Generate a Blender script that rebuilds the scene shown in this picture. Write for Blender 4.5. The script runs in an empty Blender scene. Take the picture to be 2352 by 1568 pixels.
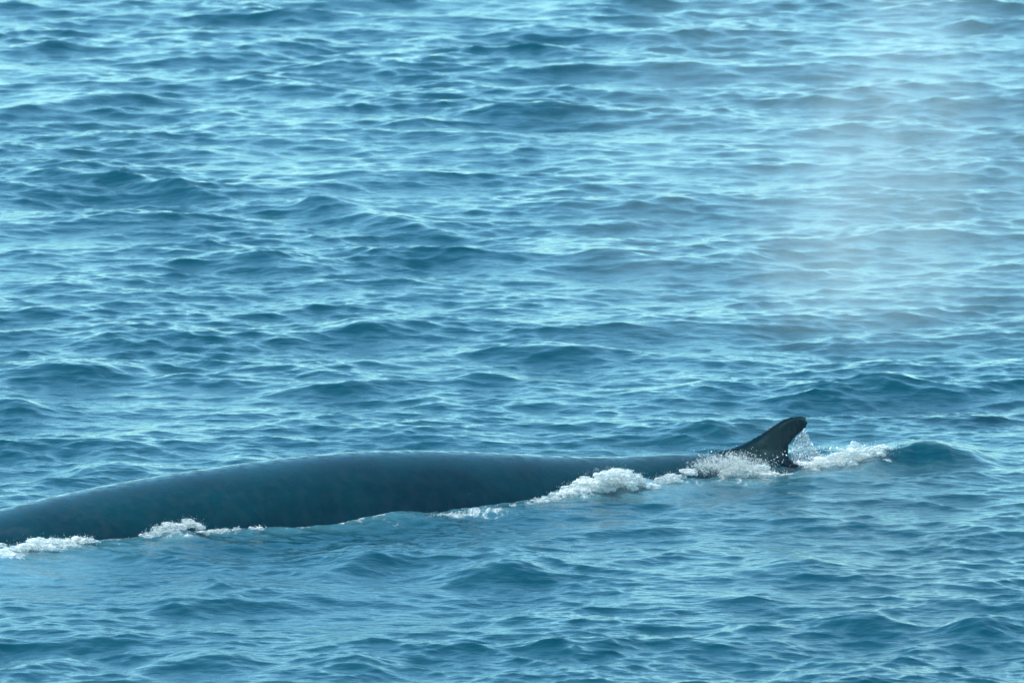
import bpy, bmesh, math
import numpy as np
from mathutils import Vector

scene = bpy.context.scene
COL = scene.collection
rng = np.random.default_rng(7)

# ------------------------------------------------------------------ camera
CAM_H = 14.0                       # eye height on the boat, metres above the sea
PITCH = math.radians(7.43)         # looking down
HFOV = math.radians(6.26)          # long telephoto lens
cam_data = bpy.data.cameras.new('camera')
cam = bpy.data.objects.new('camera', cam_data)
COL.objects.link(cam)
cam.location = (0, 0, CAM_H)
cam.rotation_euler = (math.pi / 2 - PITCH, 0, 0)
cam_data.sensor_width = 36.0
cam_data.lens = 18.0 / math.tan(HFOV / 2)
cam_data.clip_start = 1.0
cam_data.clip_end = 20000.0
cam_data.dof.use_dof = True
cam_data.dof.focus_distance = 97.0
cam_data.dof.aperture_fstop = 5.0
scene.camera = cam

# ------------------------------------------------------------------ sky, sun, exposure
SUN_EL = math.radians(62)
SUN_AZ = math.radians(274)          # compass angle from +Y (view direction), clockwise
world = bpy.data.worlds.new('World')
scene.world = world
world.use_nodes = True
wn = world.node_tree
wn.nodes.clear()
sky = wn.nodes.new('ShaderNodeTexSky')
sky.sky_type = 'NISHITA'
sky.sun_disc = False
sky.sun_elevation = SUN_EL
sky.sun_rotation = SUN_AZ
sky.altitude = 1500
sky.air_density = 1.0
sky.dust_density = 0.0
sky.ozone_density = 6.0
bg = wn.nodes.new('ShaderNodeBackground')
bg.inputs['Strength'].default_value = 0.10
wo = wn.nodes.new('ShaderNodeOutputWorld')
tint = wn.nodes.new('ShaderNodeMix')             # white-balance grade put into the sky colour, shifting all of it towards cyan
tint.data_type = 'RGBA'; tint.blend_type = 'MULTIPLY'; tint.inputs[0].default_value = 1.0
tint.inputs[7].default_value = (0.82, 1.15, 0.95, 1)
wn.links.new(sky.outputs[0], tint.inputs[6])
wn.links.new(tint.outputs[2], bg.inputs[0])
wn.links.new(bg.outputs[0], wo.inputs[0])

sun_data = bpy.data.lights.new('sun', 'SUN')
sun_data.energy = 2.2
sun_data.angle = math.radians(0.5)
sun_data.color = (1.0, 0.97, 0.91)
sun = bpy.data.objects.new('sun', sun_data)
COL.objects.link(sun)
sd = Vector((math.sin(SUN_AZ) * math.cos(SUN_EL), math.cos(SUN_AZ) * math.cos(SUN_EL), math.sin(SUN_EL)))
sun.rotation_euler = sd.to_track_quat('Z', 'Y').to_euler()

vs = scene.view_settings
vs.view_transform = 'Standard'
vs.look = 'None'
vs.exposure = 1.76
vs.gamma = 1.0
vs.use_curve_mapping = False
scene.render.engine = 'CYCLES'
scene.cycles.max_bounces = 10
scene.cycles.diffuse_bounces = 8
scene.cycles.volume_bounces = 1
scene.cycles.use_denoising = True
scene.render.filter_size = 1.7

# ------------------------------------------------------------------ survey helpers
# positions were read off in a 2352 x 1568 frame and are put back on the sea or on the whale in metres
IW, IH = 2352.0, 1568.0
FPX = IW / 2 / math.tan(HFOV / 2)
CP, SP = math.cos(PITCH), math.sin(PITCH)

def ray(px, py):
    u = (px - IW / 2) / FPX
    v = (IH / 2 - py) / FPX
    return np.array([u, CP + v * SP, -SP + v * CP])

def on_sea(px, py, z=0.0):
    d = ray(px, py)
    t = (z - CAM_H) / d[2]
    return np.array([0, 0, CAM_H]) + d * t

def on_plane(px, py, p0, n):
    d = ray(px, py)
    o = np.array([0, 0, CAM_H])
    t = np.dot(p0 - o, n) / np.dot(d, n)
    return o + d * t

def spline(xs, ys):
    """natural cubic spline through (xs, ys); ys may be vectors"""
    xs = np.asarray(xs, float); ys = np.asarray(ys, float)
    n = len(xs); h = np.diff(xs)
    A = np.zeros((n, n)); shape = (n,) + ys.shape[1:]; B = np.zeros(shape)
    A[0, 0] = A[-1, -1] = 1
    for i in range(1, n - 1):
        A[i, i - 1] = h[i - 1]; A[i, i] = 2 * (h[i - 1] + h[i]); A[i, i + 1] = h[i]
        B[i] = 3 * ((ys[i + 1] - ys[i]) / h[i] - (ys[i] - ys[i - 1]) / h[i - 1])
    c = np.linalg.solve(A, B)
    def f(x):
        x = np.asarray(x, float)
        i = np.clip(np.searchsorted(xs, x) - 1, 0, n - 2)
        t = x - xs[i]
        hi = h[i]
        if ys.ndim > 1:
            t = t[..., None]; hi = hi[..., None]
        b = (ys[i + 1] - ys[i]) / hi - hi * (2 * c[i] + c[i + 1]) / 3
        d = (c[i + 1] - c[i]) / (3 * hi)
        return ys[i] + b * t + c[i] * t ** 2 + d * t ** 3
    return f

def smooth01(a, b, x):
    t = np.clip((x - a) / (b - a), 0, 1)
    return t * t * (3 - 2 * t)

# value noise for scattering and shaping
_perm = rng.random((256, 256))
def vnoise(x, y, seed=0):
    x = np.asarray(x, float) + seed * 17.3; y = np.asarray(y, float) + seed * 9.1
    xi = np.floor(x).astype(int); yi = np.floor(y).astype(int)
    fx = x - xi; fy = y - yi
    fx = fx * fx * (3 - 2 * fx); fy = fy * fy * (3 - 2 * fy)
    g = lambda a, b: _perm[a % 256, b % 256]
    return (g(xi, yi) * (1 - fx) + g(xi + 1, yi) * fx) * (1 - fy) + (g(xi, yi + 1) * (1 - fx) + g(xi + 1, yi + 1) * fx) * fy
def fbm(x, y, seed=0, o=4):
    s = 0; a = 0.5
    for i in range(o):
        s = s + a * vnoise(x * 2 ** i, y * 2 ** i, seed + i); a *= 0.5
    return s / (1 - 0.5 ** o)

# ------------------------------------------------------------------ materials
def new_mat(name):
    m = bpy.data.materials.new(name)
    m.use_nodes = True
    nt = m.node_tree
    b = nt.nodes['Principled BSDF']
    return m, nt, b

def mat_water():
    m, nt, b = new_mat('sea_water')
    N, L = nt.nodes, nt.links
    b.inputs['Base Color'].default_value = (0.0, 0.036, 0.053, 1)
    b.inputs['Roughness'].default_value = 0.07
    b.inputs['IOR'].default_value = 1.333
    geo = N.new('ShaderNodeNewGeometry')
    mp = N.new('ShaderNodeMapping'); mp.inputs['Scale'].default_value = (0.5, 1.0, 1.0)
    L.new(geo.outputs['Position'], mp.inputs['Vector'])
    n1 = N.new('ShaderNodeTexNoise'); n1.inputs['Scale'].default_value = 7.5
    n1.inputs['Detail'].default_value = 4.0; n1.inputs['Roughness'].default_value = 0.55
    n1.inputs['Distortion'].default_value = 0.4
    L.new(mp.outputs[0], n1.inputs['Vector'])
    bp = N.new('ShaderNodeBump'); bp.inputs['Strength'].default_value = 1.0
    bp.inputs['Distance'].default_value = 0.018
    L.new(n1.outputs['Fac'], bp.inputs['Height'])
    L.new(bp.outputs[0], b.inputs['Normal'])
    # where the sheet is coarse (away from the surveyed stretch) the wavelets are relief in the material
    atc = N.new('ShaderNodeAttribute'); atc.attribute_name = 'coarse'
    mpc = N.new('ShaderNodeMapping'); mpc.inputs['Scale'].default_value = (0.55, 1.0, 1.0)
    L.new(geo.outputs['Position'], mpc.inputs['Vector'])
    nc_ = N.new('ShaderNodeTexNoise'); nc_.inputs['Scale'].default_value = 0.9
    nc_.inputs['Detail'].default_value = 5.0; nc_.inputs['Roughness'].default_value = 0.5
    L.new(mpc.outputs[0], nc_.inputs['Vector'])
    mc = N.new('ShaderNodeMath'); mc.operation = 'MULTIPLY'
    L.new(nc_.outputs['Fac'], mc.inputs[0]); L.new(atc.outputs['Fac'], mc.inputs[1])
    bpc = N.new('ShaderNodeBump'); bpc.inputs['Strength'].default_value = 1.0; bpc.inputs['Distance'].default_value = 0.40
    L.new(mc.outputs[0], bpc.inputs['Height']); L.new(bpc.outputs[0], bp.inputs['Normal'])
    # foam lying on the water, amount stored on the mesh
    at = N.new('ShaderNodeAttribute'); at.attribute_name = 'foam'
    mp2 = N.new('ShaderNodeMapping'); mp2.inputs['Scale'].default_value = (6.0, 2.6, 8.0)
    L.new(geo.outputs['Position'], mp2.inputs['Vector'])
    n2 = N.new('ShaderNodeTexNoise'); n2.inputs['Scale'].default_value = 1.6
    n2.inputs['Detail'].default_value = 6.0; n2.inputs['Roughness'].default_value = 0.65
    n2.inputs['Distortion'].default_value = 0.8
    L.new(mp2.outputs[0], n2.inputs['Vector'])
    add = N.new('ShaderNodeMath'); add.operation = 'ADD'
    L.new(at.outputs['Fac'], add.inputs[0]); L.new(n2.outputs['Fac'], add.inputs[1])
    mr = N.new('ShaderNodeMapRange'); mr.interpolation_type = 'SMOOTHSTEP'
    mr.inputs['From Min'].default_value = 0.85; mr.inputs['From Max'].default_value = 1.25
    L.new(add.outputs[0], mr.inputs['Value'])
    # milky aerated water
    at2 = N.new('ShaderNodeAttribute'); at2.attribute_name = 'milk'
    mx0 = N.new('ShaderNodeMix'); mx0.data_type = 'RGBA'
    mx0.inputs[6].default_value = (0.0, 0.036, 0.053, 1); mx0.inputs[7].default_value = (0.10, 0.26, 0.31, 1)
    L.new(at2.outputs['Fac'], mx0.inputs[0])
    mx = N.new('ShaderNodeMix'); mx.data_type = 'RGBA'
    mx.inputs[7].default_value = (0.74, 0.80, 0.77, 1)
    L.new(mr.outputs[0], mx.inputs[0]); L.new(mx0.outputs[2], mx.inputs[6])
    L.new(mx.outputs[2], b.inputs['Base Color'])
    mr2 = N.new('ShaderNodeMapRange')
    mr2.inputs['To Min'].default_value = 0.13; mr2.inputs['To Max'].default_value = 0.55
    L.new(mr.outputs[0], mr2.inputs['Value']); L.new(mr2.outputs[0], b.inputs['Roughness'])
    return m

def mat_skin():
    m, nt, b = new_mat('whale_skin')
    N, L = nt.nodes, nt.links
    geo = N.new('ShaderNodeNewGeometry')
    mp = N.new('ShaderNodeMapping'); mp.inputs['Scale'].default_value = (0.7, 0.7, 1.6)
    L.new(geo.outputs['Position'], mp.inputs['Vector'])
    n1 = N.new('ShaderNodeTexNoise'); n1.inputs['Scale'].default_value = 1.4
    n1.inputs['Detail'].default_value = 7.0; n1.inputs['Roughness'].default_value = 0.6
    L.new(mp.outputs[0], n1.inputs['Vector'])
    cr = N.new('ShaderNodeValToRGB')
    cr.color_ramp.elements[0].position = 0.3; cr.color_ramp.elements[0].color = (0.000, 0.014, 0.021, 1)
    cr.color_ramp.elements[1].position = 0.75; cr.color_ramp.elements[1].color = (0.000, 0.031, 0.040, 1)
    L.new(n1.outputs['Fac'], cr.inputs[0])
    # small pale oval scars and faint blotches
    vo = N.new('ShaderNodeTexVoronoi'); vo.inputs['Scale'].default_value = 5.0; vo.inputs['Randomness'].default_value = 1.0
    L.new(geo.outputs['Position'], vo.inputs['Vector'])
    ms = N.new('ShaderNodeMapRange'); ms.interpolation_type = 'SMOOTHSTEP'
    ms.inputs['From Min'].default_value = 0.16; ms.inputs['From Max'].default_value = 0.05
    L.new(vo.outputs['Distance'], ms.inputs['Value'])
    sv_ = N.new('ShaderNodeSeparateColor'); L.new(vo.outputs['Color'], sv_.inputs[0])
    gt = N.new('ShaderNodeMath'); gt.operation = 'GREATER_THAN'; gt.inputs[1].default_value = 0.72
    L.new(sv_.outputs[0], gt.inputs[0])
    mu = N.new('ShaderNodeMath'); mu.operation = 'MULTIPLY'; L.new(ms.outputs[0], mu.inputs[0]); L.new(gt.outputs[0], mu.inputs[1])
    mu2 = N.new('ShaderNodeMath'); mu2.operation = 'MULTIPLY'; mu2.inputs[1].default_value = 0.10; L.new(mu.outputs[0], mu2.inputs[0])
    n3 = N.new('ShaderNodeTexNoise'); n3.inputs['Scale'].default_value = 6.0; n3.inputs['Detail'].default_value = 8.0; n3.inputs['Roughness'].default_value = 0.7
    L.new(mp.outputs[0], n3.inputs['Vector'])
    m3 = N.new('ShaderNodeMapRange'); m3.inputs['From Min'].default_value = 0.3; m3.inputs['From Max'].default_value = 0.7
    m3.inputs['To Min'].default_value = 0.9; m3.inputs['To Max'].default_value = 1.12
    L.new(n3.outputs['Fac'], m3.inputs['Value'])
    mxm = N.new('ShaderNodeVectorMath'); mxm.operation = 'SCALE'
    L.new(cr.outputs[0], mxm.inputs[0]); L.new(m3.outputs[0], mxm.inputs['Scale'])
    mxc = N.new('ShaderNodeMix'); mxc.data_type = 'RGBA'; mxc.inputs[7].default_value = (0.04, 0.10, 0.12, 1)
    L.new(mu2.outputs[0], mxc.inputs[0]); L.new(mxm.outputs[0], mxc.inputs[6])
    L.new(mxc.outputs[2], b.inputs['Base Color'])
    n2 = N.new('ShaderNodeTexNoise'); n2.inputs['Scale'].default_value = 9.0; n2.inputs['Detail'].default_value = 5.0
    mpf = N.new('ShaderNodeMapping'); mpf.inputs['Scale'].default_value = (1.0, 1.0, 0.25)
    L.new(geo.outputs['Position'], mpf.inputs['Vector']); L.new(mpf.outputs[0], n2.inputs['Vector'])
    mr = N.new('ShaderNodeMapRange'); mr.inputs['From Min'].default_value = 0.35; mr.inputs['From Max'].default_value = 0.65
    mr.inputs['To Min'].default_value = 0.16; mr.inputs['To Max'].default_value = 0.42
    L.new(n2.outputs['Fac'], mr.inputs['Value']); L.new(mr.outputs[0], b.inputs['Roughness'])
    bp = N.new('ShaderNodeBump'); bp.inputs['Strength'].default_value = 0.10; bp.inputs['Distance'].default_value = 0.01
    L.new(n2.outputs['Fac'], bp.inputs['Height']); L.new(bp.outputs[0], b.inputs['Normal'])
    b.inputs['IOR'].default_value = 1.43
    return m

def mat_foam(name='white_foam', lo=0.15, hi=0.92):
    m, nt, b = new_mat(name)
    N, L = nt.nodes, nt.links
    geo = N.new('ShaderNodeNewGeometry')
    n1 = N.new('ShaderNodeTexNoise'); n1.inputs['Scale'].default_value = 14.0; n1.inputs['Detail'].default_value = 3.0
    L.new(geo.outputs['Position'], n1.inputs['Vector'])
    cr = N.new('ShaderNodeValToRGB')
    cr.color_ramp.elements[0].position = 0.35; cr.color_ramp.elements[0].color = (0.60, 0.70, 0.70, 1)
    cr.color_ramp.elements[1].position = 0.65; cr.color_ramp.elements[1].color = (0.86, 0.88, 0.85, 1)
    L.new(n1.outputs['Fac'], cr.inputs[0]); L.new(cr.outputs[0], b.inputs['Base Color'])
    b.inputs['Roughness'].default_value = 0.5
    b.inputs['IOR'].default_value = 1.33
    tr = N.new('ShaderNodeBsdfTranslucent'); L.new(cr.outputs[0], tr.inputs['Color'])
    ms = N.new('ShaderNodeMixShader'); ms.inputs[0].default_value = 0.45
    L.new(b.outputs[0], ms.inputs[1]); L.new(tr.outputs[0], ms.inputs[2])
    # thin froth lets some of what is behind it through
    n2 = N.new('ShaderNodeTexNoise'); n2.inputs['Scale'].default_value = 22.0; n2.inputs['Detail'].default_value = 4.0
    L.new(geo.outputs['Position'], n2.inputs['Vector'])
    mr = N.new('ShaderNodeMapRange'); mr.inputs['From Min'].default_value = 0.38; mr.inputs['From Max'].default_value = 0.66
    mr.inputs['To Min'].default_value = lo; mr.inputs['To Max'].default_value = hi
    L.new(n2.outputs['Fac'], mr.inputs['Value'])
    tp = N.new('ShaderNodeBsdfTransparent')
    m2 = N.new('ShaderNodeMixShader'); L.new(mr.outputs[0], m2.inputs[0])
    L.new(ms.outputs[0], m2.inputs[1]); L.new(tp.outputs[0], m2.inputs[2])
    L.new(m2.outputs[0], N['Material Output'].inputs['Surface'])
    return m

def mat_droplet():
    m, nt, b = new_mat('water_droplet')
    N, L = nt.nodes, nt.links
    geo = N.new('ShaderNodeNewGeometry')
    n1 = N.new('ShaderNodeTexNoise'); n1.inputs['Scale'].default_value = 20.0
    L.new(geo.outputs['Position'], n1.inputs['Vector'])
    cr = N.new('ShaderNodeValToRGB')
    cr.color_ramp.elements[0].color = (0.62, 0.74, 0.78, 1); cr.color_ramp.elements[1].color = (0.85, 0.90, 0.90, 1)
    L.new(n1.outputs['Fac'], cr.inputs[0]); L.new(cr.outputs[0], b.inputs['Base Color'])
    b.inputs['Roughness'].default_value = 0.12
    b.inputs['IOR'].default_value = 1.333
    return m

M_WATER, M_SKIN, M_FOAM, M_DROP = mat_water(), mat_skin(), mat_foam(), mat_droplet()
M_THIN = mat_foam('thin_foam', 0.45, 0.95)

def tag(o, label=None, category=None, kind=None, group=None):
    if label: o['label'] = label
    if category: o['category'] = category
    if kind: o['kind'] = kind
    if group: o['group'] = group
    return o

# ------------------------------------------------------------------ whale stations
# px along the back, waterline py, height of the back over the water, body radius
ST = [(-60, 1266, 0.15, 1.06), (0, 1259, 0.205, 1.06), (330, 1236, 0.40, 1.07), (640, 1208, 0.50, 1.06),
      (980, 1180, 0.52, 1.02), (1300, 1138, 0.345, 0.88), (1500, 1112, 0.235, 0.74), (1700, 1097, 0.19, 0.58)]
G = np.array([on_sea(a, b)[:2] for a, b, _, _ in ST])
H = np.array([s[2] for s in ST]); R = np.array([s[3] for s in ST])
W = np.sqrt(np.maximum(2 * R * H - H * H, 0))
AX = G[0] - G[-1]; AX /= np.linalg.norm(AX)               # unit vector, fin to head
NRM = np.array([AX[1], -AX[0]])
if NRM[1] < 0: NRM = -NRM                                 # away from the camera
C2 = G + W[:, None] * NRM
O2 = C2[-1]
S = (C2 - O2) @ AX                                        # distance forward from the fin
SIDE = (C2 - O2) @ NRM
kf = np.polyfit(S, SIDE, 2)                               # gentle bend of the axis
st = [(s, h - r, r) for s, h, r in zip(S, H, R)][::-1]
fore = S.max()
tail_st = [(-4.6, -1.05, 0.10), (-3.6, -0.95, 0.17), (-2.4, -0.80, 0.27), (-1.3, -0.56, 0.43), (-0.5, -0.41, 0.52)]
head_st = [(fore + 1.2, -1.22, 1.02), (fore + 2.4, -1.62, 0.88), (fore + 3.4, -1.95, 0.62), (fore + 4.1, -2.15, 0.30), (fore + 4.35, -2.2, 0.06)]
allst = tail_st + st + head_st
ss = np.array([a[0] for a in allst])
f_c = spline(ss, [a[1] for a in allst]); f_r = spline(ss, [a[2] for a in allst])
def axis_xy(s):
    s = np.asarray(s, float)
    sc_ = np.clip(s, S.min(), S.max())
    off = np.polyval(kf, sc_) + np.polyval(np.polyder(kf), sc_) * (s - sc_)
    return O2 + s[..., None] * AX + off[..., None] * NRM

def whale():
    bm = bmesh.new()
    NR, NA = 240, 72
    sv = np.linspace(ss[0], ss[-1], NR)
    xy = axis_xy(sv); cz = f_c(sv); rr = np.maximum(f_r(sv), 0.04)
    rings = []
    for i in range(NR):
        ring = []
        # the tail stock is taller than wide, with a slight keel on top
        nar = 1.0 - 0.28 * smooth01(0.4, -2.5, sv[i])
        for j in range(NA):
            a = 2 * math.pi * j / NA
            w = math.sin(a) * rr[i] * nar; z = math.cos(a) * rr[i]
            p = xy[i] + NRM * w
            ring.append(bm.verts.new((p[0], p[1], cz[i] + z)))
        rings.append(ring)
    for i in range(NR - 1):
        for j in range(NA):
            k = (j + 1) % NA
            bm.faces.new((rings[i][j], rings[i][k], rings[i + 1][k], rings[i + 1][j]))
    bm.faces.new(rings[0]); bm.faces.new(rings[-1][::-1])

    def solid(sections):                                   # closed loft through rings of equal length
        vv = [[bm.verts.new(tuple(p)) for p in sec] for sec in sections]
        n = len(vv[0])
        for a, b_ in zip(vv[:-1], vv[1:]):
            for j in range(n):
                bm.faces.new((a[j], a[(j + 1) % n], b_[(j + 1) % n], b_[j]))
        bm.faces.new(vv[0]); bm.faces.new(vv[-1][::-1])

    # hooked dorsal fin: outline as (frame x, frame y) on the whale's midplane
    lead = [(330, 500), (540, 462), (640, 421), (750, 365), (850, 297), (950, 226), (1040, 174), (1120, 148), (1200, 138)]
    trail = [(1270, 690), (1200, 612), (1130, 560), (1096, 520), (1088, 490), (1100, 430), (1132, 372), (1190, 316), (1246, 262), (1276, 215), (1268, 170), (1240, 146), (1200, 137.5)]
    n3 = np.array([NRM[0], NRM[1], 0])
    def to_plane(pts):
        out = []
        for cx, cy in pts:
            p = on_plane(1552.3 + cx * 0.24, 922 + cy * 0.24, np.array([O2[0], O2[1], 0]), n3)
            out.append(((p[:2] - O2) @ AX, p[2]))
        return np.array(out)
    lp = to_plane(lead); tp = to_plane(trail)
    base_z = -0.06
    lp = np.vstack([[lp[0, 0] + 0.35, base_z], lp])
    tp = np.vstack([[tp[0, 0] - 0.05, base_z], tp])
    def edge(pts, z):
        o = np.argsort(pts[:, 1], kind='stable')
        return np.interp(z, pts[o, 1], pts[o, 0])
    top = max(lp[-1, 1], tp[-1, 1]) + 0.008
    zz = base_z + (top - base_z) * (1 - (1 - np.linspace(0, 1, 46)) ** 1.6)
    # smooth the edges a little
    fine = np.linspace(base_z, top, 600)
    el = edge(lp, fine); et = edge(tp, fine)
    ker = np.hanning(31); ker /= ker.sum()
    def sm(e):
        k = np.convolve(np.pad(e, 15, mode='edge'), ker, 'valid')
        wgt = smooth01(top - 0.09, top - 0.05, fine)
        return k * (1 - wgt) + e * wgt
    el, et = sm(el) + 0.010, sm(et) - 0.008
    secs = []
    for z in zz:
        a = np.interp(z, fine, el); b_ = np.interp(z, fine, et)
        v = (z - base_z) / (top - base_z)
        chord = abs(a - b_)
        th = min(0.024 + 0.09 * (1 - v) ** 2.5, 0.42 * chord + 0.012)
        sec = []
        M = 12
        for q in range(2 * M):
            t = q / M if q <= M else (2 * M - q) / M
            sg = 1 if q <= M else -1
            prof = (1 - abs(2 * t - 1) ** 3) ** 0.5 * (1.0 - 0.35 * t) * sg
            s_ = a + (b_ - a) * t
            p = axis_xy(np.array([s_]))[0] + NRM * th * prof
            sec.append((p[0], p[1], z))
        secs.append(sec)
    # close the two edges with a minimum thickness
    solid(secs)
    # tail flukes and flippers, under water
    def blade(p0, p1, chord0, chord1, th, cdir):
        secs = []
        for i in range(9):
            t = i / 8
            c = p0 + (p1 - p0) * t + cdir * (-0.35 * t * t)
            ch = chord0 + (chord1 - chord0) * t
            sec = []
            for q in range(12):
                a = 2 * math.pi * q / 12
                sec.append(c + cdir * (ch / 2 * math.cos(a)) + np.array([0, 0, 1]) * (th * (1 - 0.7 * t) * math.sin(a)))
            secs.append(sec)
        solid(secs)
    ax3 = np.array([AX[0], AX[1], 0])
    tb = np.append(axis_xy(np.array([-4.4]))[0], -1.05)
    fb = np.append(axis_xy(np.array([fore + 1.0]))[0], -1.6)
    for sg in (-1, 1):
        blade(tb, tb + n3 * sg * 1.5 - ax3 * 0.2, 0.7, 0.12, 0.07, ax3)
        blade(fb + n3 * sg * 0.7, fb + n3 * sg * 1.7 - ax3 * 0.7 + np.array([0, 0, -0.4]), 0.45, 0.1, 0.08, ax3)
    bmesh.ops.recalc_face_normals(bm, faces=bm.faces)
    me = bpy.data.meshes.new('whale_raw'); bm.to_mesh(me); bm.free()
    tmp = bpy.data.objects.new('whale_raw', me); COL.objects.link(tmp)
    rm = tmp.modifiers.new('r', 'REMESH'); rm.mode = 'VOXEL'; rm.voxel_size = 0.0155
    smm = tmp.modifiers.new('s', 'SMOOTH'); smm.factor = 0.5; smm.iterations = 5
    dc = tmp.modifiers.new('d', 'DECIMATE'); dc.ratio = 0.4
    dg = bpy.context.evaluated_depsgraph_get()
    out = bpy.data.meshes.new_from_object(tmp.evaluated_get(dg))
    bpy.data.objects.remove(tmp); bpy.data.meshes.remove(me)
    # settle the skin exactly on the body's rounded form, leaving the fin as it is
    n = len(out.vertices); v = np.empty(n * 3, np.float32); out.vertices.foreach_get('co', v); v = v.reshape(-1, 3).astype(float)
    sv = (v[:, :2] - O2) @ AX
    cen = axis_xy(sv); nar = 1.0 - 0.28 * smooth01(0.4, -2.5, sv)
    w_ = ((v[:, :2] - cen) @ NRM) / nar; zc = f_c(sv); rho = np.hypot(w_, v[:, 2] - zc); rr = np.maximum(f_r(sv), .04)
    inside = (sv > ss[0] + .1) & (sv < ss[-1] - .1)
    k = np.where(inside, 1 - smooth01(.010, .035, np.abs(rho - rr)), 0)
    g = 1 + k * (rr / np.maximum(rho, 1e-4) - 1)
    nw = w_ * g * nar
    v[:, :2] = cen + np.outer(nw, NRM) + np.outer((v[:, :2] - cen) @ AX, AX); v[:, 2] = zc + (v[:, 2] - zc) * g
    out.vertices.foreach_set('co', v.astype(np.float32).ravel())
    out.update()
    out.materials.clear(); out.materials.append(M_SKIN)
    out.shade_smooth()
    o = bpy.data.objects.new('whale', out); COL.objects.link(o)
    tag(o, 'dark blue-grey whale arching its smooth back with a hooked dorsal fin', 'whale')
    return o

# ------------------------------------------------------------------ sea
def ocean_band(N, Lm, lam_lo, lam_hi, lam_peak, slope, p, iso, th0, seed):
    r = np.random.default_rng(seed)
    k1 = np.fft.fftfreq(N, Lm / N) * 2 * np.pi
    kx, ky = np.meshgrid(k1, k1, indexing='ij')
    k = np.hypot(kx, ky); k[0, 0] = 1
    kp = 2 * np.pi / lam_peak
    th = np.arctan2(ky, kx)
    D = np.abs(np.cos(th - th0)) ** p + iso
    P = k ** -4.0 * np.exp(-1.25 * (kp / k) ** 2) * D
    lam = 2 * np.pi / k
    win = smooth01(lam_lo * 0.85, lam_lo * 1.15, lam) * (1 - smooth01(lam_hi * 0.85, lam_hi * 1.15, lam))
    A = np.sqrt(P) * win * (r.normal(size=k.shape) + 1j * r.normal(size=k.shape))
    A[0, 0] = 0
    h = np.fft.ifft2(A); scale = 1.0
    sx = np.fft.ifft2(1j * kx * A).real; sy = np.fft.ifft2(1j * ky * A).real
    scale = slope / math.sqrt((sx ** 2 + sy ** 2).mean())
    dx = np.fft.ifft2(1j * kx / k * A).real; dy = np.fft.ifft2(1j * ky / k * A).real
    return np.stack([h.real, dx, dy], -1) * scale

def sample(F, Lm, x, y):
    """Catmull-Rom sampling of a periodic field"""
    N = F.shape[0]
    gx = x / Lm * N; gy = y / Lm * N
    ix = np.floor(gx).astype(np.int64); iy = np.floor(gy).astype(np.int64)
    fx = (gx - ix)[:, None]; fy = (gy - iy)[:, None]
    def w(t):
        return (-.5 * t + t * t - .5 * t ** 3, 1 - 2.5 * t * t + 1.5 * t ** 3, .5 * t + 2 * t * t - 1.5 * t ** 3, -.5 * t * t + .5 * t ** 3)
    wx = w(fx); wy = w(fy)
    out = 0
    for a in range(4):
        xa = (ix + a - 1) % N
        row = 0
        for b_ in range(4):
            row = row + F[xa, (iy + b_ - 1) % N] * wy[b_]
        out = out + row * wx[a]
    return out

# single crests that can be picked out: frame x, frame y of the crest, half width (frame px), height m, tilt (dy/dx in frame)
CRESTS = [(300, 212, 150, .17, -.02), (60, 245, 170, .10, -.12), (1240, 238, 170, .17, .0), (150, 385, 230, .14, .09), (400, 425, 120, .10, .18),
          (730, 455, 150, .15, .06), (930, 505, 150, .10, .14), (660, 600, 120, .13, .03), (1380, 580, 110, .11, .0), (1240, 788, 180, .16, .0),
          (790, 872, 170, .15, -.06), (850, 745, 130, .12, .0), (170, 838, 170, .14, -.05), (1120, 853, 110, .12, -.03), (30, 925, 90, .12, .0),
          (1140, 1300, 150, .15, -.10), (820, 1288, 110, .12, -.12), (1980, 1412, 140, .12, .06), (2250, 1425, 90, .13, .0), (100, 1500, 90, .12, -.03),
          (460, 1500, 150, .12, -.02), (1700, 1432, 120, .10, -.10), (820, 1520, 130, .11, .0), (1300, 150, 190, .12, -.03), (90, 100, 130, .12, -.05),
          (1430, 500, 120, .10, .02), (2110, 285, 70, .12, .0), (2030, 855, 110, .14, -.02), (420, 1380, 140, .11, -.03), (1260, 1470, 120, .10, .0),
          (1560, 150, 160, .10, .05), (560, 1050, 90, .10, -.02), (250, 1060, 140, .12, -.06), (1850, 1290, 130, .10, -.05), (1000, 655, 120, .08, .02)]

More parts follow.
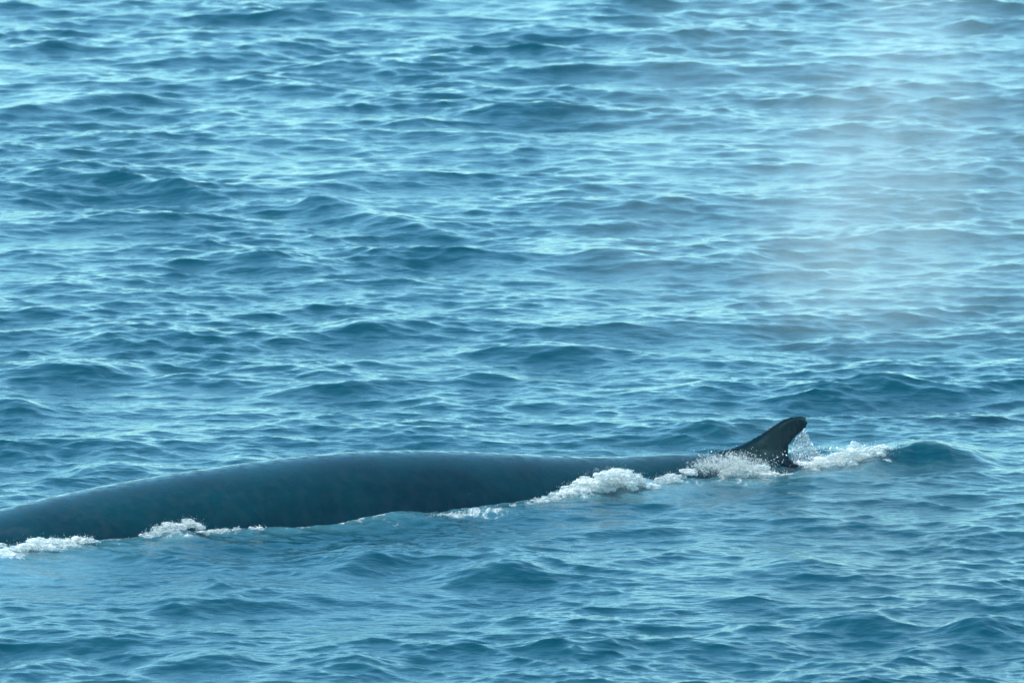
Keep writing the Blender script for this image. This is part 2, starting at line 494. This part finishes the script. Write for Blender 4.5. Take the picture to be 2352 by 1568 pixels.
def build_sea():
    RT, CT = 1080, 780
    # dense rows over the stretch of sea in view, then growing out to the horizon
    y0, y1 = 80.0, 158.0
    inv = np.linspace(1 / y0, 1 / y1, RT)
    ys = 1 / inv
    step = ys[-1] - ys[-2]
    far = []
    y = y1
    while y < 9000:
        step *= 1.13; y += step; far.append(y)
    near = []
    step = ys[1] - ys[0]; y = y0
    while y > -400:
        step *= 1.13; y -= step; near.append(y)
    Y = np.concatenate([near[::-1], ys, far])
    tx = np.linspace(-1.06, 1.06, CT)
    step = tx[1] - tx[0]; t = tx[-1]; side = []
    while t < 2000:
        step *= 1.13; t += step; side.append(t)
    side = np.array(side)
    T = np.concatenate([-side[::-1], tx, side])
    half = np.clip(Y, 70, 170) * math.tan(HFOV / 2)
    X = T[None, :] * half[:, None]
    YY = np.repeat(Y[:, None], len(T), 1)
    x = X.ravel(); y = YY.ravel()
    nr, nc = X.shape
    dY = np.gradient(Y); dX = np.abs(np.gradient(X, axis=1))
    cell = np.maximum(np.repeat(np.abs(dY)[:, None], nc, 1), dX).ravel()
    z = np.zeros_like(x); ox = np.zeros_like(x); oy = np.zeros_like(x)
    # calmer water in the lee of the body
    s = (np.stack([x, y], 1) - O2) @ AX
    sd_ = (np.stack([x, y], 1) - O2) @ NRM - np.polyval(kf, np.clip(s, S.min(), S.max()))
    near_body = np.exp(-(np.maximum(np.abs(sd_) - 0.8, 0) / 0.7) ** 2) * smooth01(-0.8, 0.3, s) * (1 - smooth01(fore + 2, fore + 4, s))
    act = cell < 3.0
    for (N, Lm, lo, hi, pk, sl, p, iso, th0, ch, seed, calm) in (
            (1024, 61.0, 0.8, 30.0, 4.0, 0.084, 2.0, .20, math.radians(97), 1.5, 11, .35),
            (1024, 33.0, 0.26, 0.8, 9.0, 0.106, 2.2, .13, math.radians(84), 1.5, 5, .15),
            (1024, 13.0, 0.11, 0.26, 9.0, 0.085, 2.4, .15, math.radians(84), 1.3, 23, .0)):
        F = ocean_band(N, Lm, lo, hi, pk, sl, p, iso, th0, seed).astype(np.float32)
        fade = 1 - smooth01(lo * 0.4, lo * 1.6, cell)
        idx = np.nonzero(fade > 0.001)[0]
        v = sample(F, Lm, x[idx], y[idx])
        w = fade[idx] * (1 - calm * near_body[idx])
        if lo < 1:                                    # gusty: ripples come in patches
            w = w * (0.30 + 1.4 * fbm(x[idx] / 1.8, y[idx] / 4.5, 3, 3))
        z[idx] += v[:, 0] * w
        ox[idx] += ch * v[:, 1] * w; oy[idx] += ch * v[:, 2] * w
    # single crests
    for cx, cy, hw, hgt, tilt in CRESTS:
        hgt *= 0.85; hw *= 0.8
        c = on_sea(cx, cy, hgt)
        a = on_sea(cx - hw, cy - hw * tilt, hgt); b_ = on_sea(cx + hw, cy + hw * tilt, hgt)
        L2 = np.linalg.norm(b_ - a) / 2
        m = np.nonzero((np.abs(x - c[0]) < 3 * L2) & (np.abs(y - c[1]) < 9))[0]
        u = (x[m] - c[0]) / (b_[0] - a[0]) * 2
        yc = c[1] + (b_[1] - a[1]) / 2 * u + 0.25 * (fbm(x[m] * 1.3, np.full(len(m), cx * .01), 5, 3) - .5)
        d = y[m] - yc
        prof = np.where(d < 0, np.exp(-(np.abs(d) / 0.42) ** 1.3), np.exp(-(np.abs(d) / 0.9) ** 1.3)) - 0.3 * np.exp(-((d + 1.3) / 0.8) ** 2)
        g = hgt * np.exp(-u ** 2 * 0.9) * prof
        z[m] += g
    # the swell closing behind the fin
    def ridge(pts, hgt, front, back, amp_at=None):
        P3 = np.array([on_sea(px, py, .2) for px, py in pts])
        lo_, hi_ = P3[:, 0].min() - 1, P3[:, 0].max() + 1
        m = np.nonzero((x > lo_) & (x < hi_) & (np.abs(y - P3[:, 1].mean()) < 8))[0]
        xg = np.linspace(lo_, hi_, 500)
        kk = np.hanning(91); kk /= kk.sum()
        cv = lambda a: np.convolve(np.pad(np.interp(xg, P3[:, 0], a), 45, mode='edge'), kk, 'valid')
        yc = np.interp(x[m], xg, cv(P3[:, 1])); hh = np.interp(x[m], xg, cv(hgt))
        e = np.minimum(smooth01(lo_, lo_ + 1, x[m]), 1 - smooth01(hi_ - 1, hi_, x[m]))
        yc = yc + .5 * (fbm(x[m] * 1.6, y[m] * .3, 7, 4) - .5)
        hh = hh * (.62 + .75 * fbm(x[m] * 2.2, y[m] * .8, 9, 4))
        d = y[m] - yc
        z[m] += hh * e * np.where(d < 0, np.exp(-(d / front) ** 2), np.exp(-(d / back) ** 2))
    ridge([(1830, 1070), (1950, 1052), (2060, 1026), (2140, 1018), (2220, 1018), (2290, 1022)], np.array([.0, .03, .14, .24, .17, .0]), .30, 1.0)
    # water riding up the flank
    foam = np.zeros_like(x); milk = np.zeros_like(x)
    def mound(px, py, wx, wy, hgt, f=0.0, mk=0.0, fw=1.0):
        c = on_sea(px, py)
        sx_ = wx / 221.0
        m = np.nonzero((np.abs(x - c[0]) < 4 * sx_ * fw) & (np.abs(y - c[1]) < 4 * wy * fw))[0]
        g2 = ((x[m] - c[0]) / sx_) ** 2 + ((y[m] - c[1]) / wy) ** 2
        g = np.exp(-g2)
        z[m] += hgt * g
        gg = np.exp(-(g2 / fw ** 2) ** 2)
        foam[m] = np.maximum(foam[m], f * gg); milk[m] = np.maximum(milk[m], .55 * mk * gg)
    mound(1405, 1118, 75, .42, .10, .55, .9)
    mound(1330, 1142, 70, .40, .05, .50, .8)
    mound(1480, 1120, 110, .7, .03, .15, .8, 1.3)
    mound(1090, 1180, 120, .30, .02, .46, .3)
    mound(980, 1186, 60, .25, .02, .36, .2)
    mound(410, 1240, 60, .35, .10, .40, .7)
    mound(520, 1222, 90, .30, .02, .36, .4)
    mound(110, 1262, 80, .45, .07, .50, .7)
    mound(10, 1278, 60, .45, .05, .52, .7)
    mound(230, 1258, 160, .5, .0, .30, .5, 1.2)
    mound(60, 1300, 160, .9, .0, .12, .6, 1.3)
    mound(1690, 1105, 110, .5, .03, .40, .6)
    mound(1600, 1112, 60, .4, .02, .36, .6)
    mound(1930, 1085, 110, .8, .0, .0, .35, 1.2)
    mound(650, 1213, 110, .25, .01, .33, .2)
    mound(860, 1200, 120, .25, .01, .30, .1)
    h_s = np.interp(s, ss, [a[1] + a[2] for a in allst]); r_s = np.interp(s, ss, [a[2] for a in allst])
    wl = np.sqrt(np.maximum(r_s ** 2 - (h_s - r_s) ** 2, 0))
    m = np.nonzero((np.abs(-sd_ - wl) < 1.0) & (s > -.3) & (s < fore + .5))[0]
    e_ = -sd_[m] - wl[m] - .10 * (fbm(s[m] * 3, sd_[m] * 2, 4, 3) - .3)
    strip = np.exp(-(np.minimum(e_, 0) / .15) ** 2 - (np.maximum(e_, 0) / .22) ** 2)
    foam[m] = np.maximum(foam[m], strip * (.18 + .42 * fbm(s[m] * 1.7, sd_[m] * 3, 6, 4)))
    milk[m] = np.maximum(milk[m], .30 * np.exp(-(e_ / .45) ** 2))
    co = np.stack([x + ox, y + oy, z], 1).astype(np.float32)
    me = bpy.data.meshes.new('sea_water')
    i = np.arange(nr * nc).reshape(nr, nc)
    q = np.stack([i[:-1, :-1], i[:-1, 1:], i[1:, 1:], i[1:, :-1]], -1).reshape(-1, 4)
    me.vertices.add(len(co)); me.vertices.foreach_set('co', co.ravel())
    me.loops.add(q.size); me.loops.foreach_set('vertex_index', q.ravel().astype(np.int32))
    me.polygons.add(len(q))
    me.polygons.foreach_set('loop_start', np.arange(0, q.size, 4, dtype=np.int32))
    me.polygons.foreach_set('loop_total', np.full(len(q), 4, np.int32))
    me.update(calc_edges=True)
    me.shade_smooth()
    for nm, arr in (('foam', foam), ('milk', milk), ('coarse', smooth01(.13, .6, cell))):
        a = me.attributes.new(nm, 'FLOAT', 'POINT'); a.data.foreach_set('value', arr.astype(np.float32))
    me.materials.append(M_WATER)
    o = bpy.data.objects.new('sea_water', me); COL.objects.link(o)
    tag(o, 'choppy blue open sea with wind ripples', None, 'structure')
    return o

# ------------------------------------------------------------------ foam and spray
OCT = np.array([[1, 1, 1], [1, -1, -1], [-1, 1, -1], [-1, -1, 1]], float) * 0.85
OCTF = np.array([[0, 1, 2], [0, 3, 1], [0, 2, 3], [1, 3, 2]])
def droplets(name, pts, size, mat, label, category, stretch=None, solid=None):
    n = len(pts)
    r = np.random.default_rng(n)
    ang = r.random(n) * 6.283
    ca, sa = np.cos(ang), np.sin(ang)
    b_ = OCT[None] * (1 + 0.35 * r.normal(size=(n, 4, 1))) * size[:, None, None]
    if stretch is not None:
        b_[:, :, 2] *= stretch[:, None]
    v = np.stack([b_[:, :, 0] * ca[:, None] - b_[:, :, 1] * sa[:, None], b_[:, :, 0] * sa[:, None] + b_[:, :, 1] * ca[:, None], b_[:, :, 2]], -1)
    if stretch is None:
        t = r.random(n) * 6.283; ct, s_ = np.cos(t)[:, None], np.sin(t)[:, None]
        v = np.stack([v[:, :, 0], v[:, :, 1] * ct - v[:, :, 2] * s_, v[:, :, 1] * s_ + v[:, :, 2] * ct], -1)
    v = v + pts[:, None, :]
    f = OCTF[None] + (np.arange(n) * 4)[:, None, None]
    me = bpy.data.meshes.new(name)
    v = v.reshape(-1, 3); f = f.reshape(-1, 3)
    if solid is not None:
        f = np.vstack([f, solid[1] + len(v)]); v = np.vstack([v, solid[0]])
    me.vertices.add(len(v)); me.vertices.foreach_set('co', v.astype(np.float32).ravel())
    q = f.reshape(-1).astype(np.int32)
    me.loops.add(len(q)); me.loops.foreach_set('vertex_index', q)
    me.polygons.add(len(q) // 3)
    me.polygons.foreach_set('loop_start', np.arange(0, len(q), 3, dtype=np.int32))
    me.polygons.foreach_set('loop_total', np.full(len(q) // 3, 3, np.int32))
    me.update(calc_edges=True); me.shade_smooth()
    me.materials.append(mat)
    o = bpy.data.objects.new(name, me); COL.objects.link(o)
    tag(o, label, category, 'stuff')
    return o

N3 = np.array([NRM[0], NRM[1], 0.0])
def flank(px, py, off):
    """point seen at (px, py) on the upright plane running along the whale, off metres from its midline towards the camera"""
    return on_plane(px, py, np.array([O2[0], O2[1], 0]) - N3 * off, N3)

def clumps(lines, n, spread, depth, off, r, k=6, szl=0.0022, szs=0.45):
    """lines: list of (px, py, half height px, weight); froth gathers in clumps along it"""
    L_ = np.array(lines, float)
    seg = np.hypot(np.diff(L_[:, 0]), np.diff(L_[:, 1])); cum = np.concatenate([[0], np.cumsum(seg)])
    wv = L_[:, 3]
    tt = np.linspace(0, cum[-1], 400); ww = np.interp(tt, cum, wv); cdf = np.cumsum(ww); cdf /= cdf[-1]
    nc = max(n // 60, 4)
    t = np.interp(r.random(nc), cdf, tt)
    cx = np.interp(t, cum, L_[:, 0]); cy = np.interp(t, cum, L_[:, 1]); hh = np.interp(t, cum, L_[:, 2])
    cy = cy + hh * np.clip(r.normal(size=nc) * .55, -1.1, 1.1)
    cs = spread * (0.4 + r.random(nc) * 1.2)
    pick = r.integers(0, nc, n)
    px = cx[pick] + r.normal(size=n) * cs[pick] * 1.5; py = cy[pick] + r.normal(size=n) * cs[pick] * .8
    d = off + depth * r.normal(size=n)
    P = np.array([flank(a, b_, c) for a, b_, c in zip(px, py, d)])
    size = szl * np.exp(szs * r.normal(size=n))
    C = np.array([flank(a, b_, off) for a, b_ in zip(cx, cy)])
    C = C + N3 * (depth * r.normal(size=nc))[:, None]
    return P, np.minimum(size, 0.008), lumps(C, cs / 221.0 * 1.0, r)

def lumps(C, rad, r):
    """solid froth: balls melted into one bumpy skin"""
    bm = bmesh.new()
    for c, q in zip(C, rad):
        m_ = bmesh.ops.create_icosphere(bm, subdivisions=2, radius=max(q, .012))
        for v in m_['verts']:
            v.co = Vector((v.co.x * 2.3, v.co.y, v.co.z * .7 - v.co.x * .25)) + Vector(c)
    me = bpy.data.meshes.new('lump'); bm.to_mesh(me); bm.free()
    tmp = bpy.data.objects.new('lump', me); COL.objects.link(tmp)
    rm = tmp.modifiers.new('r', 'REMESH'); rm.mode = 'VOXEL'; rm.voxel_size = 0.008
    smm = tmp.modifiers.new('s', 'SMOOTH'); smm.factor = 0.5; smm.iterations = 3
    out = tmp.evaluated_get(bpy.context.evaluated_depsgraph_get()).to_mesh()
    n = len(out.vertices); v = np.empty(n * 3, np.float32); out.vertices.foreach_get('co', v); v = v.reshape(-1, 3)
    nm = np.empty(n * 3, np.float32); out.vertices.foreach_get('normal', nm); nm = nm.reshape(-1, 3)
    out.calc_loop_triangles()
    t = np.empty(len(out.loop_triangles) * 3, np.int32); out.loop_triangles.foreach_get('vertices', t); t = t.reshape(-1, 3).copy()
    v = v + nm * (.030 * (fbm(v[:, 0] * 34 + v[:, 1] * 13, v[:, 2] * 45 + v[:, 1] * 17, 2, 4) - .5))[:, None]
    v = v.copy()
    bpy.data.objects.remove(tmp); bpy.data.meshes.remove(me)
    return v, t

def build_foam():
    r = np.random.default_rng(3)
    # splash in front of the fin
    P, s, lm = clumps([(1655, 1088, 10, .5), (1700, 1082, 14, 1.0), (1745, 1086, 15, 1.2), (1785, 1096, 7, .9), (1808, 1093, 4, .3)], 6000, 6, .08, .50, r)
    P2, s2, lm2 = clumps([(1590, 1076, 10, .4), (1630, 1064, 18, .9), (1680, 1062, 22, 1.2), (1730, 1070, 18, .9), (1770, 1080, 12, .4)], 9000, 8, .08, .48, r)
    droplets('foam_veil', P2, s2 * 1.25, M_THIN, 'thin broken veil of spray thrown against the back just ahead of the fin', 'spray', solid=None)
    droplets('foam_splash', P, s, M_FOAM, 'white broken splash of foam washing over the back below the dorsal fin', 'foam', solid=lm)
    # foam crest behind the fin
    P, s, lm = clumps([(1850, 1073, 4, .8), (1900, 1060, 10, 1), (1950, 1049, 16, 1.2), (1990, 1042, 21, 1.1), (2025, 1037, 20, .7), (2050, 1027, 12, .15)], 9000, 5, .10, .45, r)
    droplets('foam_crest', P, s, M_FOAM, 'frothy white crest of foam trailing behind the dorsal fin', 'foam', solid=lm)
    # foam hump on the flank
    P, s, lm = clumps([(1285, 1139, 5, .5), (1330, 1123, 12, .9), (1375, 1104, 20, 1.2), (1420, 1098, 22, 1.3), (1460, 1104, 16, .9), (1488, 1112, 6, .4)], 9600, 7, .06, .72, r)
    droplets('foam_mound', P, s, M_FOAM, 'rounded mound of white foam piled against the middle of the flank', 'foam', solid=lm)
    P, s, lm = clumps([(1505, 1106, 6, .5), (1540, 1100, 8, 1), (1570, 1090, 8, .7), (1590, 1078, 6, .3)], 1560, 5, .05, .62, r)
    droplets('foam_wisp', P, s, M_THIN, 'small white wisp of foam between the foam mound and fin splash', 'foam', solid=lm)
    # lace along the waterline
    P, s, lm = clumps([(930, 1190, 3, .3), (1000, 1187, 4, .8), (1060, 1182, 5, 1.2), (1130, 1175, 5, 1.2), (1200, 1160, 4, .9), (1280, 1142, 4, 1)], 3840, 4, .05, .92, r, szl=.0022)
    droplets('foam_streak', P, s, M_THIN, 'thin white streak of foam along the waterline ahead of the mound', 'foam', solid=lm)
    P, s, lm = clumps([(335, 1232, 4, .5), (365, 1216, 8, 1), (410, 1204, 8, 1), (450, 1203, 7, .8), (462, 1214, 6, .5)], 3120, 5, .04, .90, r, szl=.0022)
    droplets('foam_curl', P, s, M_THIN, 'small grey-white curl of foam lapping up the whale flank', 'foam', solid=lm)
    P, s, lm = clumps([(430, 1234, 3, .8), (470, 1224, 3, 1), (530, 1216, 2, .7), (600, 1212, 2, .3)], 1200, 3, .03, .98, r, szl=.0022)
    droplets('foam_lip', P, s, M_THIN, 'narrow bright lip of foam under the small curl', 'foam', solid=lm)
    P, s, lm = clumps([(-60, 1282, 8, 1), (0, 1272, 9, 1), (50, 1262, 8, .9), (90, 1250, 10, 1.2), (140, 1247, 8, 1), (200, 1240, 4, .5), (215, 1238, 3, .5)], 6240, 6, .07, .85, r)
    droplets('bow_foam', P, s, M_FOAM, 'white bow foam where the forward back slides under the water', 'foam', solid=lm)
    # water streaming off the trailing edge of the fin
    n = 6000
    a = r.random(n) ** .8; b_ = r.random(n)
    ex = np.interp(a, [0, .35, .7, 1], [1846, 1822, 1813, 1822]); ey = np.interp(a, [0, .35, .7, 1], [988, 1015, 1045, 1062])
    fx = np.interp(a, [0, .35, .7, 1], [1850, 1866, 1880, 1900]); fy = np.interp(a, [0, .35, .7, 1], [992, 1022, 1040, 1062])
    px = ex + (fx - ex) * b_ + r.normal(size=n) * 1.5; py = ey + (fy - ey) * b_ + r.normal(size=n) * 2
    keep = fbm((px - py * .35) / 5, py / 40, 8, 3) > .25 + .5 * r.random(n)
    px, py = px[keep], py[keep]; n = len(px)
    P = np.array([flank(i, j, .03 * r.normal()) for i, j in zip(px, py)])
    droplets('spray_sheet', P, .0017 * np.exp(.45 * r.normal(size=n)), M_DROP, 'thin curtain of water drops falling from the trailing edge of the fin', 'spray', 1.3 + 2.2 * r.random(n))
    # stray drops thrown up around the splash
    n = 260
    px = np.concatenate([1600 + 240 * r.random(n // 2), 1880 + 190 * r.random(n // 2)])
    py = np.concatenate([1034 + 40 * r.random(n // 2), 1022 + 30 * r.random(n // 2)])
    P = np.array([flank(i, j, .35 + .15 * r.normal()) for i, j in zip(px, py)])
    droplets('spray_drops', P, .0035 * np.exp(.4 * r.normal(size=n)), M_DROP, 'scattered loose drops thrown up around the fin', 'spray')

# ------------------------------------------------------------------ mist of the blow
def build_mist():
    c = on_plane(2110, 520, np.array([0, 101.5, 0]), np.array([0, 1.0, 0]))
    sx, sy, sz = 4.6, 1.7, 4.9
    me = bpy.data.meshes.new('blow_mist')
    bm = bmesh.new()
    bmesh.ops.create_icosphere(bm, subdivisions=4, radius=1.0)
    for v in bm.verts:
        v.co = (v.co.x * sx, v.co.y * sy, v.co.z * sz)
        # sheared by the wind and floating just over the water
        v.co.x += -0.0 * v.co.z
        v.co.z = max(v.co.z, 0.32 - c[2])
    bm.to_mesh(me); bm.free()
    o = bpy.data.objects.new('blow_mist', me); COL.objects.link(o)
    o.location = c
    m = bpy.data.materials.new('mist'); m.use_nodes = True
    nt = m.node_tree; N, L = nt.nodes, nt.links
    N.clear()
    out = N.new('ShaderNodeOutputMaterial')
    vol = N.new('ShaderNodeVolumePrincipled')
    vol.inputs['Color'].default_value = (0.85, 0.96, 0.92, 1)
    vol.inputs['Anisotropy'].default_value = 0.0
    tc = N.new('ShaderNodeTexCoord')
    def math_(op, a, b=None):
        n = N.new('ShaderNodeMath'); n.operation = op
        for i, v in enumerate((a, b)):
            if v is None: continue
            if isinstance(v, (int, float)): n.inputs[i].default_value = v
            else: L.new(v, n.inputs[i])
        return n.outputs[0]
    # soft edge: 1 - |p|^2 in the ellipsoid
    sc_ = N.new('ShaderNodeVectorMath'); sc_.operation = 'MULTIPLY'; sc_.inputs[1].default_value = (1 / sx, 1 / sy, 1 / sz)
    L.new(tc.outputs['Object'], sc_.inputs[0])
    dt = N.new('ShaderNodeVectorMath'); dt.operation = 'DOT_PRODUCT'
    L.new(sc_.outputs[0], dt.inputs[0]); L.new(sc_.outputs[0], dt.inputs[1])
    soft = math_('MAXIMUM', math_('SUBTRACT', 1.0, dt.outputs['Value']), 0.0)
    # bright leaning core
    sp = N.new('ShaderNodeSeparateXYZ'); L.new(tc.outputs['Object'], sp.inputs[0])
    cx = math_('ADD', math_('MULTIPLY', sp.outputs['Z'], 0.10), -0.38)
    wid = math_('SUBTRACT', 1.15, math_('MULTIPLY', sp.outputs['Z'], 0.22))
    dx = math_('DIVIDE', math_('SUBTRACT', sp.outputs['X'], cx), math_('MAXIMUM', wid, 0.3))
    core = math_('POWER', 2.718, math_('MULTIPLY', math_('MULTIPLY', dx, dx), -1.0))
    mp = N.new('ShaderNodeMapping'); mp.inputs['Scale'].default_value = (1.0, 0.8, 0.42); mp.inputs['Rotation'].default_value = (0, math.radians(-14), 0)
    L.new(tc.outputs['Object'], mp.inputs['Vector'])
    nz = N.new('ShaderNodeTexNoise'); nz.inputs['Scale'].default_value = 0.85; nz.inputs['Detail'].default_value = 6.0; nz.inputs['Roughness'].default_value = 0.62
    nz.inputs['Distortion'].default_value = 0.6
    L.new(mp.outputs[0], nz.inputs['Vector'])
    mr = N.new('ShaderNodeMapRange'); mr.inputs['From Min'].default_value = 0.38; mr.inputs['From Max'].default_value = 0.66
    L.new(nz.outputs['Fac'], mr.inputs['Value'])
    dens = math_('MULTIPLY', math_('MULTIPLY', soft, math_('ADD', math_('MULTIPLY', mr.outputs[0], 1.0), 0.28)),
                 math_('ADD', math_('MULTIPLY', core, 0.17), 0.11))
    low = N.new('ShaderNodeMapRange'); low.interpolation_type = 'SMOOTHSTEP'
    low.inputs['From Min'].default_value = 0.35 - c[2]; low.inputs['From Max'].default_value = 1.6 - c[2]
    L.new(sp.outputs['Z'], low.inputs['Value'])
    dens = math_('MULTIPLY', dens, low.outputs[0])
    L.new(dens, vol.inputs['Density'])
    L.new(vol.outputs[0], out.inputs['Volume'])
    me.materials.append(m)
    tag(o, 'pale drifting mist of the blow hanging over the sea behind the fin', 'mist', 'stuff')

build_sea()
whale()
build_foam()
build_mist()
